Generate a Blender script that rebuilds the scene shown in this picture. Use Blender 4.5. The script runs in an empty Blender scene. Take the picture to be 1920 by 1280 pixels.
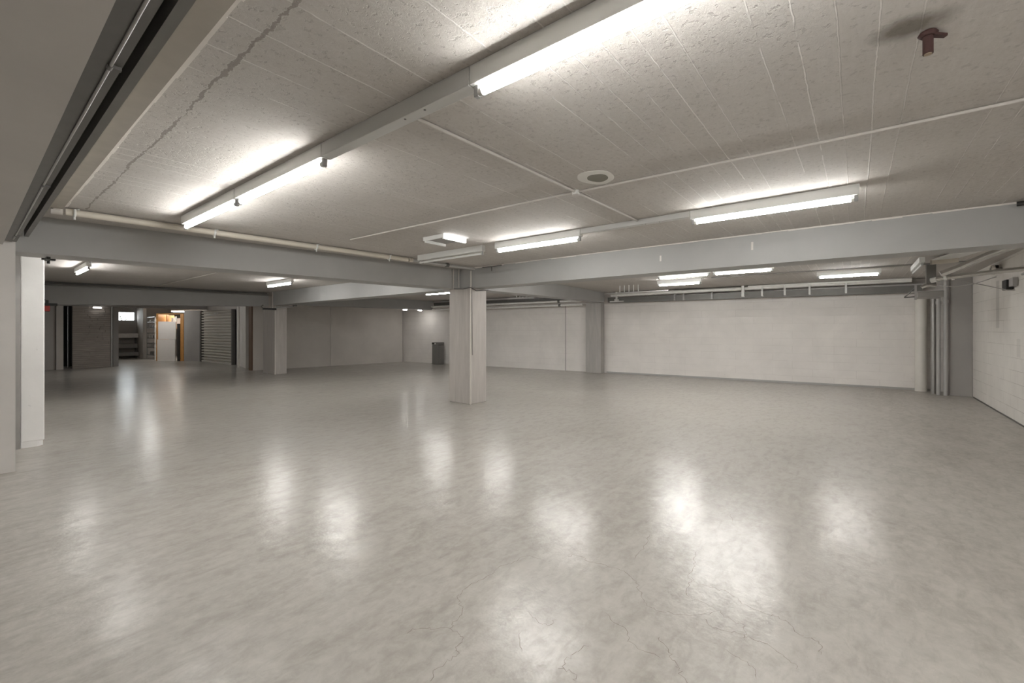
import bpy, bmesh, math, random
from mathutils import Vector, Matrix
R = random.Random(7)
S = bpy.context.scene
COL = S.collection
CZ = 2.64                      # ceiling height
EYE = 1.45

# ------------------------------------------------------------------ helpers
class MB:
    """collects shapes; build() links them as ONE mesh object"""
    def __init__(s): s.v = []; s.f = []; s.m = []; s.s = []
    def add(s, vs, fs, mi=0, smooth=False):
        n = len(s.v); s.v += [tuple(v) for v in vs]
        for f in fs: s.f.append([i + n for i in f]); s.m.append(mi); s.s.append(smooth)
        return s
    def box(s, x0, x1, y0, y1, z0, z1, mi=0):
        return s.prism([(x0, y0), (x1, y0), (x1, y1), (x0, y1)], z0, z1, mi)
    def prism(s, pts, z0, z1, mi=0):
        n = len(pts)
        a = z0 if isinstance(z0, (list, tuple)) else [z0] * n
        b = z1 if isinstance(z1, (list, tuple)) else [z1] * n
        ar = sum(pts[i][0] * pts[(i + 1) % n][1] - pts[(i + 1) % n][0] * pts[i][1] for i in range(n))
        if ar < 0: pts = pts[::-1]; a = list(a)[::-1]; b = list(b)[::-1]
        vs = [(p[0], p[1], a[i]) for i, p in enumerate(pts)] + [(p[0], p[1], b[i]) for i, p in enumerate(pts)]
        fs = [list(range(n))[::-1], list(range(n, 2 * n))] + [[i, (i + 1) % n, n + (i + 1) % n, n + i] for i in range(n)]
        return s.add(vs, fs, mi)
    def bbox(s, x0, x1, y0, y1, z0, z1, w=.008, mi=0):
        """bevelled box"""
        bm = bmesh.new(); bmesh.ops.create_cube(bm, size=1)
        for v in bm.verts:
            v.co = Vector(((x0 + x1) / 2 + v.co.x * (x1 - x0), (y0 + y1) / 2 + v.co.y * (y1 - y0), (z0 + z1) / 2 + v.co.z * (z1 - z0)))
        bmesh.ops.bevel(bm, geom=bm.edges[:], offset=w, segments=2, profile=.5, affect='EDGES')
        bm.verts.index_update()
        s.add([v.co for v in bm.verts], [[v.index for v in f.verts] for f in bm.faces], mi); bm.free(); return s
    def tube(s, pts, r, seg=10, mi=0, caps=True):
        pts = [Vector(p) for p in pts]; n = len(pts); vs = []; fs = []
        up = None
        for i, p in enumerate(pts):
            t = (pts[min(i + 1, n - 1)] - pts[max(i - 1, 0)]).normalized()
            if up is None:
                up = Vector((0, 0, 1)) if abs(t.z) < .9 else Vector((1, 0, 0))
            a = t.cross(up).normalized(); up = a.cross(t).normalized()
            rr = r[i] if isinstance(r, (list, tuple)) else r
            for k in range(seg):
                q = 2 * math.pi * k / seg
                vs.append(p + a * math.cos(q) * rr + up * math.sin(q) * rr)
        for i in range(n - 1):
            for k in range(seg):
                k2 = (k + 1) % seg
                fs.append([i * seg + k, i * seg + k2, (i + 1) * seg + k2, (i + 1) * seg + k])
        s.add(vs, fs, mi, True)
        if caps:
            s.add(vs[:seg], [list(range(seg))[::-1]], mi); s.add(vs[-seg:], [list(range(seg))], mi)
        return s
    def cyl(s, a, b, r, seg=16, mi=0): return s.tube([a, b], r, seg, mi)
    def disc(s, c, rx, ry, z0, z1, seg=32, mi=0, wob=0):
        pts = []
        for k in range(seg):
            q = 2 * math.pi * k / seg; w = 1 + wob * math.sin(3 * q + 1) + wob * .6 * math.sin(5 * q)
            pts.append((c[0] + rx * w * math.cos(q), c[1] + ry * w * math.sin(q)))
        return s.prism(pts, z0, z1, mi)

def link(o): COL.objects.link(o); return o

def obj(name, mb, mats, parent=None, org=None):
    me = bpy.data.meshes.new(name)
    o = (0, 0, 0) if org is None else org
    if parent is not None and org is None: o = tuple(parent.location)
    me.from_pydata([(v[0] - o[0], v[1] - o[1], v[2] - o[2]) for v in mb.v], [], mb.f)
    for i, p in enumerate(me.polygons):
        p.material_index = mb.m[i]; p.use_smooth = mb.s[i]
    for m in (mats if isinstance(mats, (list, tuple)) else [mats]): me.materials.append(m)
    me.update()
    ob = bpy.data.objects.new(name, me); link(ob)
    if parent is not None: ob.parent = parent
    else: ob.location = o
    return ob

def tag(o, label, cat, group=None, kind=None):
    o['label'] = label; o['category'] = cat
    if group: o['group'] = group
    if kind: o['kind'] = kind
    return o

def thing(name, label, cat, loc, group=None):
    o = bpy.data.objects.new(name, None); link(o); o.location = loc; o.empty_display_size = .1
    return tag(o, label, cat, group)

def struct(name, mb, mats, org=None):
    o = obj(name, mb, mats, None, org); o['kind'] = 'structure'; return o

def copy_tree(o, parent=None):
    c = o.copy(); link(c)
    if parent is not None: c.parent = parent
    for ch in list(o.children): copy_tree(ch, c)
    return c

# ------------------------------------------------------------------ materials
class NT:
    def __init__(s, name):
        s.mat = bpy.data.materials.new(name); s.mat.use_nodes = True
        s.t = s.mat.node_tree; s.b = s.t.nodes['Principled BSDF']
        s.tc = s.n('ShaderNodeNewGeometry').outputs['Position']
    def n(s, typ, **kw):
        nd = s.t.nodes.new(typ)
        for k, v in kw.items():
            if k.startswith('i_'):
                key = k[2:].replace('_', ' ')
                nd.inputs[int(key) if key.isdigit() else key].default_value = v
            else: setattr(nd, k, v)
        return nd
    def l(s, a, b): s.t.links.new(a, b); return s
    def math(s, op, a, b=None, c=None, clamp=False):
        nd = s.n('ShaderNodeMath', operation=op); nd.use_clamp = clamp
        for i, x in enumerate((a, b, c)):
            if x is None: continue
            if isinstance(x, (int, float)): nd.inputs[i].default_value = x
            else: s.l(x, nd.inputs[i])
        return nd.outputs[0]
    def scale(s, v, sx, sy, sz, loc=(0, 0, 0)):
        m = s.n('ShaderNodeMapping'); m.inputs['Scale'].default_value = (sx, sy, sz); m.inputs['Location'].default_value = loc
        s.l(v, m.inputs['Vector']); return m.outputs[0]
    def noise(s, vec, sc, det=4, rough=.55, dist=0):
        nd = s.n('ShaderNodeTexNoise'); nd.inputs['Scale'].default_value = sc; nd.inputs['Detail'].default_value = det
        nd.inputs['Roughness'].default_value = rough; nd.inputs['Distortion'].default_value = dist
        s.l(vec, nd.inputs['Vector']); return nd.outputs['Fac']
    def ramp(s, f, stops):
        nd = s.n('ShaderNodeValToRGB'); cr = nd.color_ramp
        while len(cr.elements) < len(stops): cr.elements.new(.5)
        for e, (p, c) in zip(cr.elements, stops):
            e.position = p; e.color = (c, c, c, 1) if isinstance(c, (int, float)) else (*c, 1)
        s.l(f, nd.inputs[0]); return nd.outputs[0]
    def mix(s, f, a, b, mode='MIX'):
        nd = s.n('ShaderNodeMix', data_type='RGBA', blend_type=mode)
        if isinstance(f, (int, float)): nd.inputs[0].default_value = f
        else: s.l(f, nd.inputs[0])
        for x, i in ((a, 6), (b, 7)):
            if isinstance(x, tuple): nd.inputs[i].default_value = (*x, 1)
            else: s.l(x, nd.inputs[i])
        return nd.outputs[2]
    def sep(s, v):
        nd = s.n('ShaderNodeSeparateXYZ'); s.l(v, nd.inputs[0]); return nd.outputs
    def color(s, c):
        if isinstance(c, tuple): s.b.inputs['Base Color'].default_value = (*c, 1)
        else: s.l(c, s.b.inputs['Base Color'])
    def rough(s, r):
        if isinstance(r, (int, float)): s.b.inputs['Roughness'].default_value = r
        else: s.l(r, s.b.inputs['Roughness'])
    def bump(s, h, st=.3, d=.01):
        nd = s.n('ShaderNodeBump'); nd.inputs['Strength'].default_value = st; nd.inputs['Distance'].default_value = d
        s.l(h, nd.inputs['Height']); s.l(nd.outputs[0], s.b.inputs['Normal'])

def mat_plain(name, c, r=.6, metal=0., var=.08, sc=6., bump=0.):
    t = NT(name)
    f = t.noise(t.tc, sc, 5)
    t.color(t.mix(f, tuple(x * (1 - var) for x in c), tuple(min(1, x * (1 + var)) for x in c)))
    t.rough(r); t.b.inputs['Metallic'].default_value = metal
    if bump: t.bump(t.noise(t.tc, sc * 12, 3), bump, .004)
    return t.mat

def mat_emit(name, c, st):
    t = NT(name); t.color((.9, .9, .9))
    t.b.inputs['Emission Color'].default_value = (*c, 1); t.b.inputs['Emission Strength'].default_value = st
    return t.mat

def mat_floor():
    t = NT('polished_concrete')
    big = t.noise(t.tc, .55, 6, .6, .6)
    rotm = t.n('ShaderNodeMapping'); rotm.inputs['Rotation'].default_value = (0, 0, .9); rotm.inputs['Scale'].default_value = (1., 2.6, 1)
    t.l(t.tc, rotm.inputs['Vector'])
    mid = t.noise(rotm.outputs[0], 1.5, 8, .66, .9)
    fine = t.noise(t.tc, 14, 6, .7, .3)
    c = t.mix(t.ramp(mid, [(.3, 0.), (.7, 1.)]), (.295, .273, .242), (.475, .448, .411))
    c = t.mix(t.ramp(big, [(.35, 0.), (.65, .5)]), c, (.465, .445, .412)) 
    c = t.mix(t.math('MULTIPLY', t.ramp(fine, [(.40, 0.), (.66, 1.)]), .42), c, (.57, .545, .505))
    c = t.mix(t.math('MULTIPLY', t.ramp(t.noise(rotm.outputs[0], 5., 6, .7, .5), [(.48, 0.), (.66, 1.)]), .40), c, (.275, .252, .222))
    t.color(c)
    x, y, z = t.sep(t.tc)
    # sealed surface: dull concrete under a polished sealer that is rubbed thin in places
    t.rough(.55); t.b.inputs['Specular IOR Level'].default_value = .35
    worn = t.math('MULTIPLY', t.ramp(t.math('ADD', y, .8), [(.40, .25), (1., 1.)]), t.ramp(x, [(.3, .3), (1., 1.)]))
    patchy = t.ramp(t.math('ADD', t.math('MULTIPLY', mid, .55), t.math('MULTIPLY', fine, .45)), [(.32, .55), (.66, 1.)])
    cwt = t.math('MULTIPLY', worn, patchy)
    t.l(cwt, t.b.inputs['Coat Weight'])
    t.l(t.ramp(t.math('ADD', t.math('MULTIPLY', mid, .6), t.math('MULTIPLY', fine, .4)), [(.3, .245), (.7, .16)]), t.b.inputs['Coat Roughness'])
    t.b.inputs['Coat IOR'].default_value = 1.6
    h = t.math('ADD', t.math('MULTIPLY', t.noise(t.tc, 4.5, 4, .62), 1.), t.math('MULTIPLY', fine, .25))
    bp_ = t.n('ShaderNodeBump'); bp_.inputs['Strength'].default_value = .38; bp_.inputs['Distance'].default_value = .012
    t.l(h, bp_.inputs['Height']); t.l(bp_.outputs[0], t.b.inputs['Normal']); t.l(bp_.outputs[0], t.b.inputs['Coat Normal'])
    return t.mat

def mat_ceiling():
    t = NT('board_marked_concrete')
    x, y, z = t.sep(t.tc)
    wob = t.math('MULTIPLY', t.math('SUBTRACT', t.noise(t.scale(t.tc, .3, .6, 1), 1., 2), .5), .07)
    wob2 = t.math('MULTIPLY', t.math('SUBTRACT', t.noise(t.tc, 14, 3), .5), .010)
    yy = t.math('ADD', t.math('ADD', y, wob), wob2)
    b = t.math('DIVIDE', t.math('ADD', yy, .06), .128)
    fl = t.math('FLOOR', b); fr = t.math('SUBTRACT', b, fl)
    near = t.math('ADD', b, .5)                      # board joint nearest to this spot
    jn = t.math('FLOOR', near)
    wn = t.n('ShaderNodeTexWhiteNoise', noise_dimensions='1D'); t.l(jn, wn.inputs['W'])
    rnd = wn.outputs['Value']
    edge = t.math('ABSOLUTE', t.math('SUBTRACT', fr, .5))
    clean = t.math('LESS_THAN', t.math('ABSOLUTE', t.math('ADD', y, .3)), .38)
    thr = t.math('SUBTRACT', .48, t.math('MULTIPLY', clean, .4))
    on = t.math('GREATER_THAN', rnd, thr)
    broken = t.ramp(t.noise(t.scale(t.tc, .9, 3, 1), 2., 4, .7), [(.42, 0.), (.50, 1.)])
    broken = t.math('MAXIMUM', broken, t.math('MULTIPLY', clean, .8))
    fin = t.math('MULTIPLY', t.math('MULTIPLY', t.ramp(edge, [(.466, 0.), (.484, 1.)]), on), broken)
    smooth = t.ramp(t.noise(t.scale(t.tc, .8, 1.6, 1), .9, 3, .5), [(.42, 1.), (.60, .35)])
    smooth = t.math('MULTIPLY', smooth, t.math('SUBTRACT', 1., t.math('MULTIPLY', clean, .65)))
    plaster = t.noise(t.scale(t.tc, 1., 1.5, 1), 26., 9, .74, .6)
    grain = t.noise(t.scale(t.tc, 2.2, 26, 4), 2.2, 6, .7, .6)
    blot = t.noise(t.tc, 1.0, 5, .6, .5)
    pit = t.ramp(t.noise(t.tc, 34, 3, .6), [(.34, 0.), (.42, 1.)])
    g2 = t.math('ADD', t.math('MULTIPLY', plaster, .7), t.math('MULTIPLY', grain, .3))
    c = t.mix(t.ramp(g2, [(.32, 0.), (.68, 1.)]), (.445, .417, .388), (.57, .543, .515))
    c = t.mix(t.math('MULTIPLY', t.ramp(blot, [(.36, 0.), (.66, 1.)]), .45), c, (.55, .528, .505))
    c = t.mix(t.math('MULTIPLY', t.math('SUBTRACT', 1., pit), .30), c, (.27, .25, .23))
    bd = t.n('ShaderNodeTexWhiteNoise', noise_dimensions='1D'); t.l(t.math('ADD', fl, 31.7), bd.inputs['W'])
    c = t.mix(t.math('MULTIPLY', bd.outputs['Value'], .12), c, (.37, .345, .315))
    c = t.mix(t.math('MULTIPLY', fin, t.math('ADD', t.math('MULTIPLY', rnd, .55), .2)), c, (.84, .81, .775))
    # long ragged crack along the slab
    cx = t.math('SUBTRACT', x, .755)
    cw = t.math('MULTIPLY', t.math('SUBTRACT', t.noise(t.tc, 1.6, 2, .5), .5), .05)
    cw = t.math('ADD', cw, t.math('MULTIPLY', t.math('SUBTRACT', t.noise(t.tc, 15, 5, .75), .5), .06))
    cd = t.math('ABSOLUTE', t.math('ADD', cx, cw))
    wd = t.math('MULTIPLY', t.ramp(t.noise(t.tc, 2.6, 4, .7), [(.34, .05), (.62, 1.)]), .012)
    ylim = t.math('LESS_THAN', y, 6.0)
    crack = t.math('MULTIPLY', t.math('LESS_THAN', cd, wd), ylim)
    rim = t.math('MULTIPLY', t.math('LESS_THAN', cd, t.math('ADD', wd, .004)), ylim)
    c = t.mix(t.math('MULTIPLY', rim, .35), c, (.62, .60, .57))
    c = t.mix(t.math('MULTIPLY', crack, .72), c, (.215, .185, .158))
    # soot mark round the pipe stub
    px = t.math('SUBTRACT', x, 2.315); py = t.math('ADD', y, .165)
    sx = t.math('DIVIDE', px, .105); sy = t.math('DIVIDE', py, .155)
    sd = t.math('SQRT', t.math('ADD', t.math('MULTIPLY', sx, sx), t.math('MULTIPLY', sy, sy)))
    sd = t.math('ADD', sd, t.math('MULTIPLY', t.math('SUBTRACT', t.noise(t.tc, 11, 5, .65), .5), .8))
    c = t.mix(t.ramp(sd, [(.35, .74), (1., 0.)]), c, (.10, .082, .058))
    t.color(c); t.rough(.82); t.b.inputs['Specular IOR Level'].default_value = .25
    h = t.math('MULTIPLY', t.math('ADD', t.math('MULTIPLY', g2, 1.5), t.math('MULTIPLY', pit, .5)), smooth)
    h = t.math('ADD', h, t.math('MULTIPLY', fin, .9)); h = t.math('SUBTRACT', h, t.math('MULTIPLY', crack, 1.))
    t.bump(h, .55, .010)
    return t.mat

def mat_block(name, col, dark, sx=True, bw=.4, bh=.2, lines=.5, patch=False):
    t = NT(name)
    x, y, z = t.sep(t.tc)
    cmb = t.n('ShaderNodeCombineXYZ'); t.l(x if sx else y, cmb.inputs[0]); t.l(z, cmb.inputs[1])
    br = t.n('ShaderNodeTexBrick'); br.offset = .5; br.inputs['Scale'].default_value = 1.
    br.inputs['Brick Width'].default_value = bw; br.inputs['Row Height'].default_value = bh
    br.inputs['Mortar Size'].default_value = .004; br.inputs['Mortar Smooth'].default_value = .6
    br.inputs['Color1'].default_value = (1, 1, 1, 1); br.inputs['Color2'].default_value = (.86, .86, .86, 1); br.inputs['Mortar'].default_value = (0, 0, 0, 1)
    t.l(cmb.outputs[0], br.inputs['Vector'])
    mort = br.outputs['Fac']
    blot = t.noise(t.tc, 1.3, 5, .6, .4); fine = t.noise(t.tc, 26, 5, .7)
    keep = t.ramp(t.noise(t.tc, 1.7, 3), [(.36, .15), (.6, 1.)])
    mm = t.math('MULTIPLY', mort, keep)
    c = t.mix(t.ramp(blot, [(.3, 0.), (.7, 1.)]), tuple(v * .93 for v in col), tuple(min(1, v * 1.05) for v in col))
    c = t.mix(t.math('MULTIPLY', mm, lines), c, dark)
    pits = t.ramp(t.noise(t.tc, 21, 2, .4), [(.74, 0.), (.78, 1.)])
    c = t.mix(t.math('MULTIPLY', pits, .35), c, tuple(v * .6 for v in col))
    if patch:   # rectangles of fresher grey paint
        for (a, b2, z0, z1, f) in ((11.20, 11.42, 1.47, 2.3, .5), (9.95, 10.15, 1.02, 1.30, .25)):
            k = t.math('MULTIPLY', t.math('MULTIPLY', t.math('GREATER_THAN', x, a), t.math('LESS_THAN', x, b2)),
                       t.math('MULTIPLY', t.math('GREATER_THAN', z, z0), t.math('LESS_THAN', z, z1)))
            c = t.mix(t.math('MULTIPLY', k, f), c, tuple(v * .55 for v in col))
    t.color(c); t.rough(.75); t.b.inputs['Specular IOR Level'].default_value = .3
    h = t.math('SUBTRACT', t.math('MULTIPLY', fine, .35), t.math('MULTIPLY', mm, 1.))
    t.bump(h, .4, .006)
    return t.mat

def mat_paint(name, c, r=.6, streak=False, chips=0.):
    t = NT(name)
    v = t.scale(t.tc, 9, 9, .9) if streak else t.tc
    f = t.noise(v, 1.6 if streak else 1.2, 6, .62, .3); g = t.noise(t.tc, 30, 4, .7)
    cc = t.mix(t.ramp(f, [(.3, 0.), (.7, 1.)]), tuple(x * (.86 if streak else .94) for x in c), tuple(min(1, x * 1.06) for x in c))
    if chips:
        x, y, z = t.sep(t.tc)
        ch = t.ramp(t.noise(t.tc, 17, 3, .6), [(.70, 0.), (.73, 1.)])
        cc = t.mix(t.math('MULTIPLY', ch, chips), cc, tuple(v2 * .5 for v2 in c))
    t.color(cc); t.rough(r); t.b.inputs['Specular IOR Level'].default_value = .35
    t.bump(t.math('ADD', g, t.math('MULTIPLY', f, .6)), .12, .004)
    return t.mat

def mat_slats(name):
    t = NT(name)
    x, y, z = t.sep(t.tc)
    g = t.noise(t.scale(t.tc, 1.5, 1.5, 30), 2., 6, .7, .3)
    b = t.n('ShaderNodeTexWhiteNoise', noise_dimensions='2D')
    cmb = t.n('ShaderNodeCombineXYZ')
    t.l(t.math('FLOOR', t.math('DIVIDE', z, .075)), cmb.inputs[0]); t.l(t.math('FLOOR', t.math('DIVIDE', x, .37)), cmb.inputs[1])
    t.l(cmb.outputs[0], b.inputs['Vector'])
    c = t.mix(t.ramp(g, [(.3, 0.), (.75, 1.)]), (.26, .23, .205), (.60, .55, .50))
    c = t.mix(t.math('MULTIPLY', b.outputs['Value'], .4), c, (.38, .33, .295))
    t.color(c); t.rough(.75); t.bump(g, .4, .008)
    return t.mat

M = {}
M['floor'] = mat_floor(); M['ceiling'] = mat_ceiling()
M['crack'] = mat_plain('hairline_crack', (.21, .18, .15), .8)
M['far_wall'] = mat_block('pale_block_wall', (.83, .795, .765), (.55, .51, .48), False, .9, .2, .55)
M['right_wall'] = mat_block('white_block_wall', (.74, .715, .68), (.40, .37, .34), True, .42, .2, .85, True)
M['rear_wall'] = mat_paint('grey_brown_render', (.62, .588, .553), .75)
M['grey_wall'] = mat_paint('grey_render', (.52, .50, .48), .7)
M['pale_wall'] = mat_paint('pale_render', (.68, .655, .63), .7, False, .2)
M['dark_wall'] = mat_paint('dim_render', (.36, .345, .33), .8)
M['beam'] = mat_paint('grey_beam_paint', (.40, .398, .39), .55)
M['soffit'] = mat_paint('smooth_soffit_paint', (.53, .508, .488), .6)
M['column'] = mat_paint('board_grain_concrete', (.53, .497, .47), .75, True)
M['white_col'] = mat_paint('white_limewash', (.93, .925, .915), .75, False, .3)
M['white_metal'] = mat_plain('white_enamel', (.70, .70, .68), .4, 0, .03)
M['trunk'] = mat_plain('grey_white_enamel', (.60, .60, .59), .42, 0, .03)
M['cream'] = mat_plain('cream_paint', (.62, .575, .50), .5, 0, .06)
M['tube'] = mat_emit('lit_tube', (1., .99, .96), 30.)
_t = M['tube'].node_tree                       # emission weakened upwards on purpose, to calm the glow on the ceiling
_g = _t.nodes.new('ShaderNodeNewGeometry'); _s = _t.nodes.new('ShaderNodeSeparateXYZ'); _m = _t.nodes.new('ShaderNodeMapRange')
_t.links.new(_g.outputs['True Normal'], _s.inputs[0]); _t.links.new(_s.outputs[2], _m.inputs['Value'])
for _k, _v in (('From Min', -1.), ('From Max', .6), ('To Min', 42.), ('To Max', 12.)): _m.inputs[_k].default_value = _v
_t.links.new(_m.outputs[0], _t.nodes['Principled BSDF'].inputs['Emission Strength'])
M['dead_tube'] = mat_plain('unlit_tube', (.78, .78, .77), .25)
M['holder'] = mat_plain('grey_plastic', (.36, .36, .36), .5)
M['galv'] = mat_plain('galvanised_steel', (.86, .85, .83), .35, .25, .12, 14)
M['dull_galv'] = mat_plain('dull_zinc', (.40, .39, .375), .45, .7, .1, 10)
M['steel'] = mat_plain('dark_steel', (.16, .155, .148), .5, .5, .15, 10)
M['duct'] = mat_plain('dark_duct', (.20, .195, .185), .5, .4, .12, 8)
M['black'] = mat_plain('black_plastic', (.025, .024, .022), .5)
M['rust'] = mat_plain('rusty_pipe', (.05, .02, .017), .75, .2, .4, 40, .5)
M['brass'] = mat_plain('raw_pipe_end', (.42, .33, .24), .5, .4)
M['red'] = mat_plain('red_enamel', (.45, .03, .02), .4)
M['conduit'] = mat_plain('painted_conduit', (.50, .47, .44), .5)
M['pipe_white'] = mat_plain('off_white_pipe', (.74, .71, .66), .45)
M['pipe_grey'] = mat_plain('grey_pipe', (.42, .41, .40), .45)
M['patch'] = mat_paint('patch_plaster', (.70, .69, .66), .8)
M['patch_dark'] = mat_paint('mortar_plug', (.24, .232, .20), .85)
M['shutter'] = mat_plain('shutter_steel', (.62, .60, .55), .5, .1, .06)
M['slats'] = mat_slats('weathered_boards')
M['ply'] = mat_plain('orange_plywood', (.50, .25, .075), .5, 0, .2, 9)
M['white_board'] = mat_plain('white_laminate', (.80, .765, .73), .4, 0, .03)
M['caulk'] = mat_plain('pale_mortar', (.74, .71, .67), .8, 0, .1, 20)
M['bin'] = mat_plain('charcoal_bin', (.20, .19, .18), .5)
M['pier'] = mat_paint('warm_grey_pier', (.47, .45, .43), .65, True)
M['galv_metal'] = mat_plain('bright_metal', (.66, .65, .63), .27, 1., .12, 14)
M['ledge'] = mat_plain('weathered_ledge', (.40, .37, .325), .8, 0, .15, 7)
M['mid_grey'] = mat_plain('mid_grey_plastic', (.27, .26, .25), .5)
M['cloth'] = mat_plain('pale_cloth', (.6, .58, .56), .9, 0, .2, 12)
M['foliage'] = mat_plain('leaf_green', (.10, .16, .06), .7, 0, .3, 10)
M['lamp_small'] = mat_emit('small_lamp', (1., .97, .92), 14.)
M['lamp_strip'] = mat_emit('strip_lamp', (1., .97, .93), 3.)
M['lamp_store'] = mat_emit('store_lamp', (1., .95, .86), 12.)
g = NT('window_glass'); g.color((.95, .97, .97)); g.rough(.05); g.b.inputs['Transmission Weight'].default_value = 1.; g.b.inputs['IOR'].default_value = 1.05
M['glass'] = g.mat

# ------------------------------------------------------------------ floor with its cracks
fx = MB(); fx.add([(-4.2, -2.2, 0), (15.2, -2.2, 0), (15.2, 30.2, 0), (-4.2, 30.2, 0)], [[0, 1, 2, 3]])
F_, CY_, YAW = 815., 617., .670
fwd = Vector((math.cos(YAW), math.sin(YAW), 0)); rgt = Vector((math.sin(YAW), -math.cos(YAW), 0))
cracks = [  # measured on the slab: metres to the right of / ahead of the spot under the tripod
 [(110,1050),(125,1000),(185,960),(230,938),(225,910),(245,880),(260,855),(240,835),(200,810),(150,810),(95,812),(40,815),(10,835)],
 [(200,810),(215,780),(245,755),(260,715),(240,690),(240,660),(265,635),(330,595),(400,560),(430,530),(490,510),(545,485),(610,495)],
 [(735,490),(760,480),(800,490),(830,512),(900,525),(960,545),(1000,565),(1040,600),(1050,640),(1075,685),(1100,715),(1150,735),(1230,748),(1330,748),(1400,735)],
 [(1465,295),(1472,330)],
 [(1310,465),(1300,490),(1305,530),(1270,572),(1290,600),(1265,630),(1265,660),(1320,685),(1390,720),(1430,750),(1480,780),(1530,800),(1525,840),(1530,865)],
 [(1270,575),(1310,605),(1370,625),(1440,640),(1500,685),(1550,715),(1610,740),(1660,755),(1710,775),(1745,805),(1775,840),(1820,852),(1860,870),(1872,900),(1870,930)],
 [(1345,765),(1365,795),(1430,820),(1500,835),(1560,858),(1630,880),(1680,920),(1735,965),(1780,1000)],
 [(1145,850),(1165,880),(1185,920),(1210,955),(1235,990),(1245,1025),(1262,1056)],
 [(690,995),(720,970),(745,930),(790,905),(825,885)], [(710,990),(750,1010),(775,1052)],
 [(1430,900),(1500,940),(1560,980),(1580,1040)], [(1100,385),(1085,430),(1050,470),(1020,500)],
 [(545,730),(600,785),(640,800),(680,770)], [(525,820),(515,880),(525,920)], [(900,740),(950,790),(990,810),(1000,870),(1080,915),(1150,945)],
]
zf = .0006
for ci, cr in enumerate(cracks):
    P = []
    for (a, b) in cr:
        u, v = 760 + a * .41667, 840 + b * .41667
        d = EYE * F_ / (v - CY_); q = fwd * d + rgt * ((u - 960) / F_ * d)
        P.append(Vector((q.x, q.y, zf)))
    Q = []
    for i in range(len(P) - 1):
        for k in range(4):
            q = P[i].lerp(P[i + 1], k / 4)
            if k: q += Vector((R.uniform(-1, 1), R.uniform(-1, 1), 0)) * .012
            Q.append(q)
    Q.append(P[-1])
    vs = []; fs = []
    for i, q in enumerate(Q):
        t = (Q[min(i + 1, len(Q) - 1)] - Q[max(i - 1, 0)]).normalized(); nn = Vector((-t.y, t.x, 0))
        w = (.0006 + .0010 * R.random()) * (1 if 0 < i < len(Q) - 1 else .2)
        vs += [q - nn * w, q + nn * w]
    for i in range(len(Q) - 1): fs.append([2 * i, 2 * i + 2, 2 * i + 3, 2 * i + 1])
    fx.add(vs, fs, 1)
struct('floor', fx, [M['floor'], M['crack']])
struct('ceiling', MB().box(-4.2, 15.2, -2.2, 30.2, CZ, CZ + .2), M['ceiling'])

# ------------------------------------------------------------------ walls
def fw_x(y): return 13.25 + (6.7 - y) * .1056       # the far block wall, a little out of square
struct('wall_right', MB().box(-4.2, 14.16, -2.2, -1.95, 0, CZ), M['right_wall'])
struct('wall_back', MB().box(-4.2, -4.0, -1.95, 6.7, 0, CZ), M['pale_wall'])
struct('wall_left', MB().box(-4.2, .33, 6.72, 6.95, 0, CZ), M['pale_wall'])
struct('wall_far', MB().prism([(fw_x(-2.2), -2.2), (fw_x(-2.2) + .25, -2.2), (fw_x(16.3) + .25, 16.3), (fw_x(16.3), 16.3)], 0, CZ), M['far_wall'])
w = MB().prism([(6.32, 16.62), (9.0, 16.28), (9.0, 16.5), (6.32, 16.84)], 0, CZ)
w.prism([(9.012, 16.2785), (12.25, 15.87), (12.25, 16.09), (9.012, 16.5)], 0, CZ)
struct('wall_rear', w, M['rear_wall'])
struct('wall_side', MB().box(.10, .44, 8.42, 22.5, 0, CZ).box(-.1, .1, 6.95, 8.6, 0, CZ), M['grey_wall'])
struct('wall_end', MB().box(.3, 2.05, 22.5, 22.7, 0, CZ), M['grey_wall'])
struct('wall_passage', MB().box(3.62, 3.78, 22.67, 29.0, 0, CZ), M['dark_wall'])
struct('wall_recess', MB().box(2.2, 3.62, 24.3, 24.4, 0, CZ), M['black'])  # back of the gap painted black to read as deep shade
W0, W1 = (4.25, 4.74), (4.83, 5.47)
we = MB().box(3.6, 9.2, 29.0, 29.25, 0, 1.88).box(3.6, 9.2, 29.0, 29.25, 2.33, CZ)
we.box(3.6, W0[0], 29, 29.25, 1.88, 2.33).box(W0[1], W1[0], 29, 29.25, 1.88, 2.33).box(W1[1], 9.2, 29, 29.25, 1.88, 2.33)
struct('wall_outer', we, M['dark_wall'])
struct('wall_partition', MB().box(5.53, 5.66, 27.7, 29.0, 0, CZ), M['rear_wall'])
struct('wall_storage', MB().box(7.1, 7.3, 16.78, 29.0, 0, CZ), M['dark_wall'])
sw = MB().prism([(6.50, 17.75), (6.88, 19.70), (7.1, 19.70), (7.1, 17.75)], 0, CZ)
sw.prism([(6.73, 23.25), (6.88, 19.72), (7.08, 19.72), (7.08, 23.25)], 2.27, CZ)
struct('wall_shutter', sw, M['pale_wall'])
struct('trim_1', MB().prism([(6.27, 16.615), (6.31, 16.61), (6.31, 16.85), (6.27, 16.855)], 0, 2.3), mat_plain('brown_edge', (.16, .10, .065), .7))
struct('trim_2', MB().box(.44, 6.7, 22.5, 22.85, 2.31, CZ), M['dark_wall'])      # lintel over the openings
struct('trim_4', MB().prism([(fw_x(7.98) - .006, 7.98), (fw_x(8.0) - .006, 8.0), (fw_x(8.0), 8.0), (fw_x(7.98), 7.98)], 0, 2.3), M['mid_grey'])
struct('wall_leak_block', MB().box(1.9, 2.055, 22.705, 24.4, 0, CZ), M['steel'])  # added dark side wall, keeps outside light out of the gap
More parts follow.
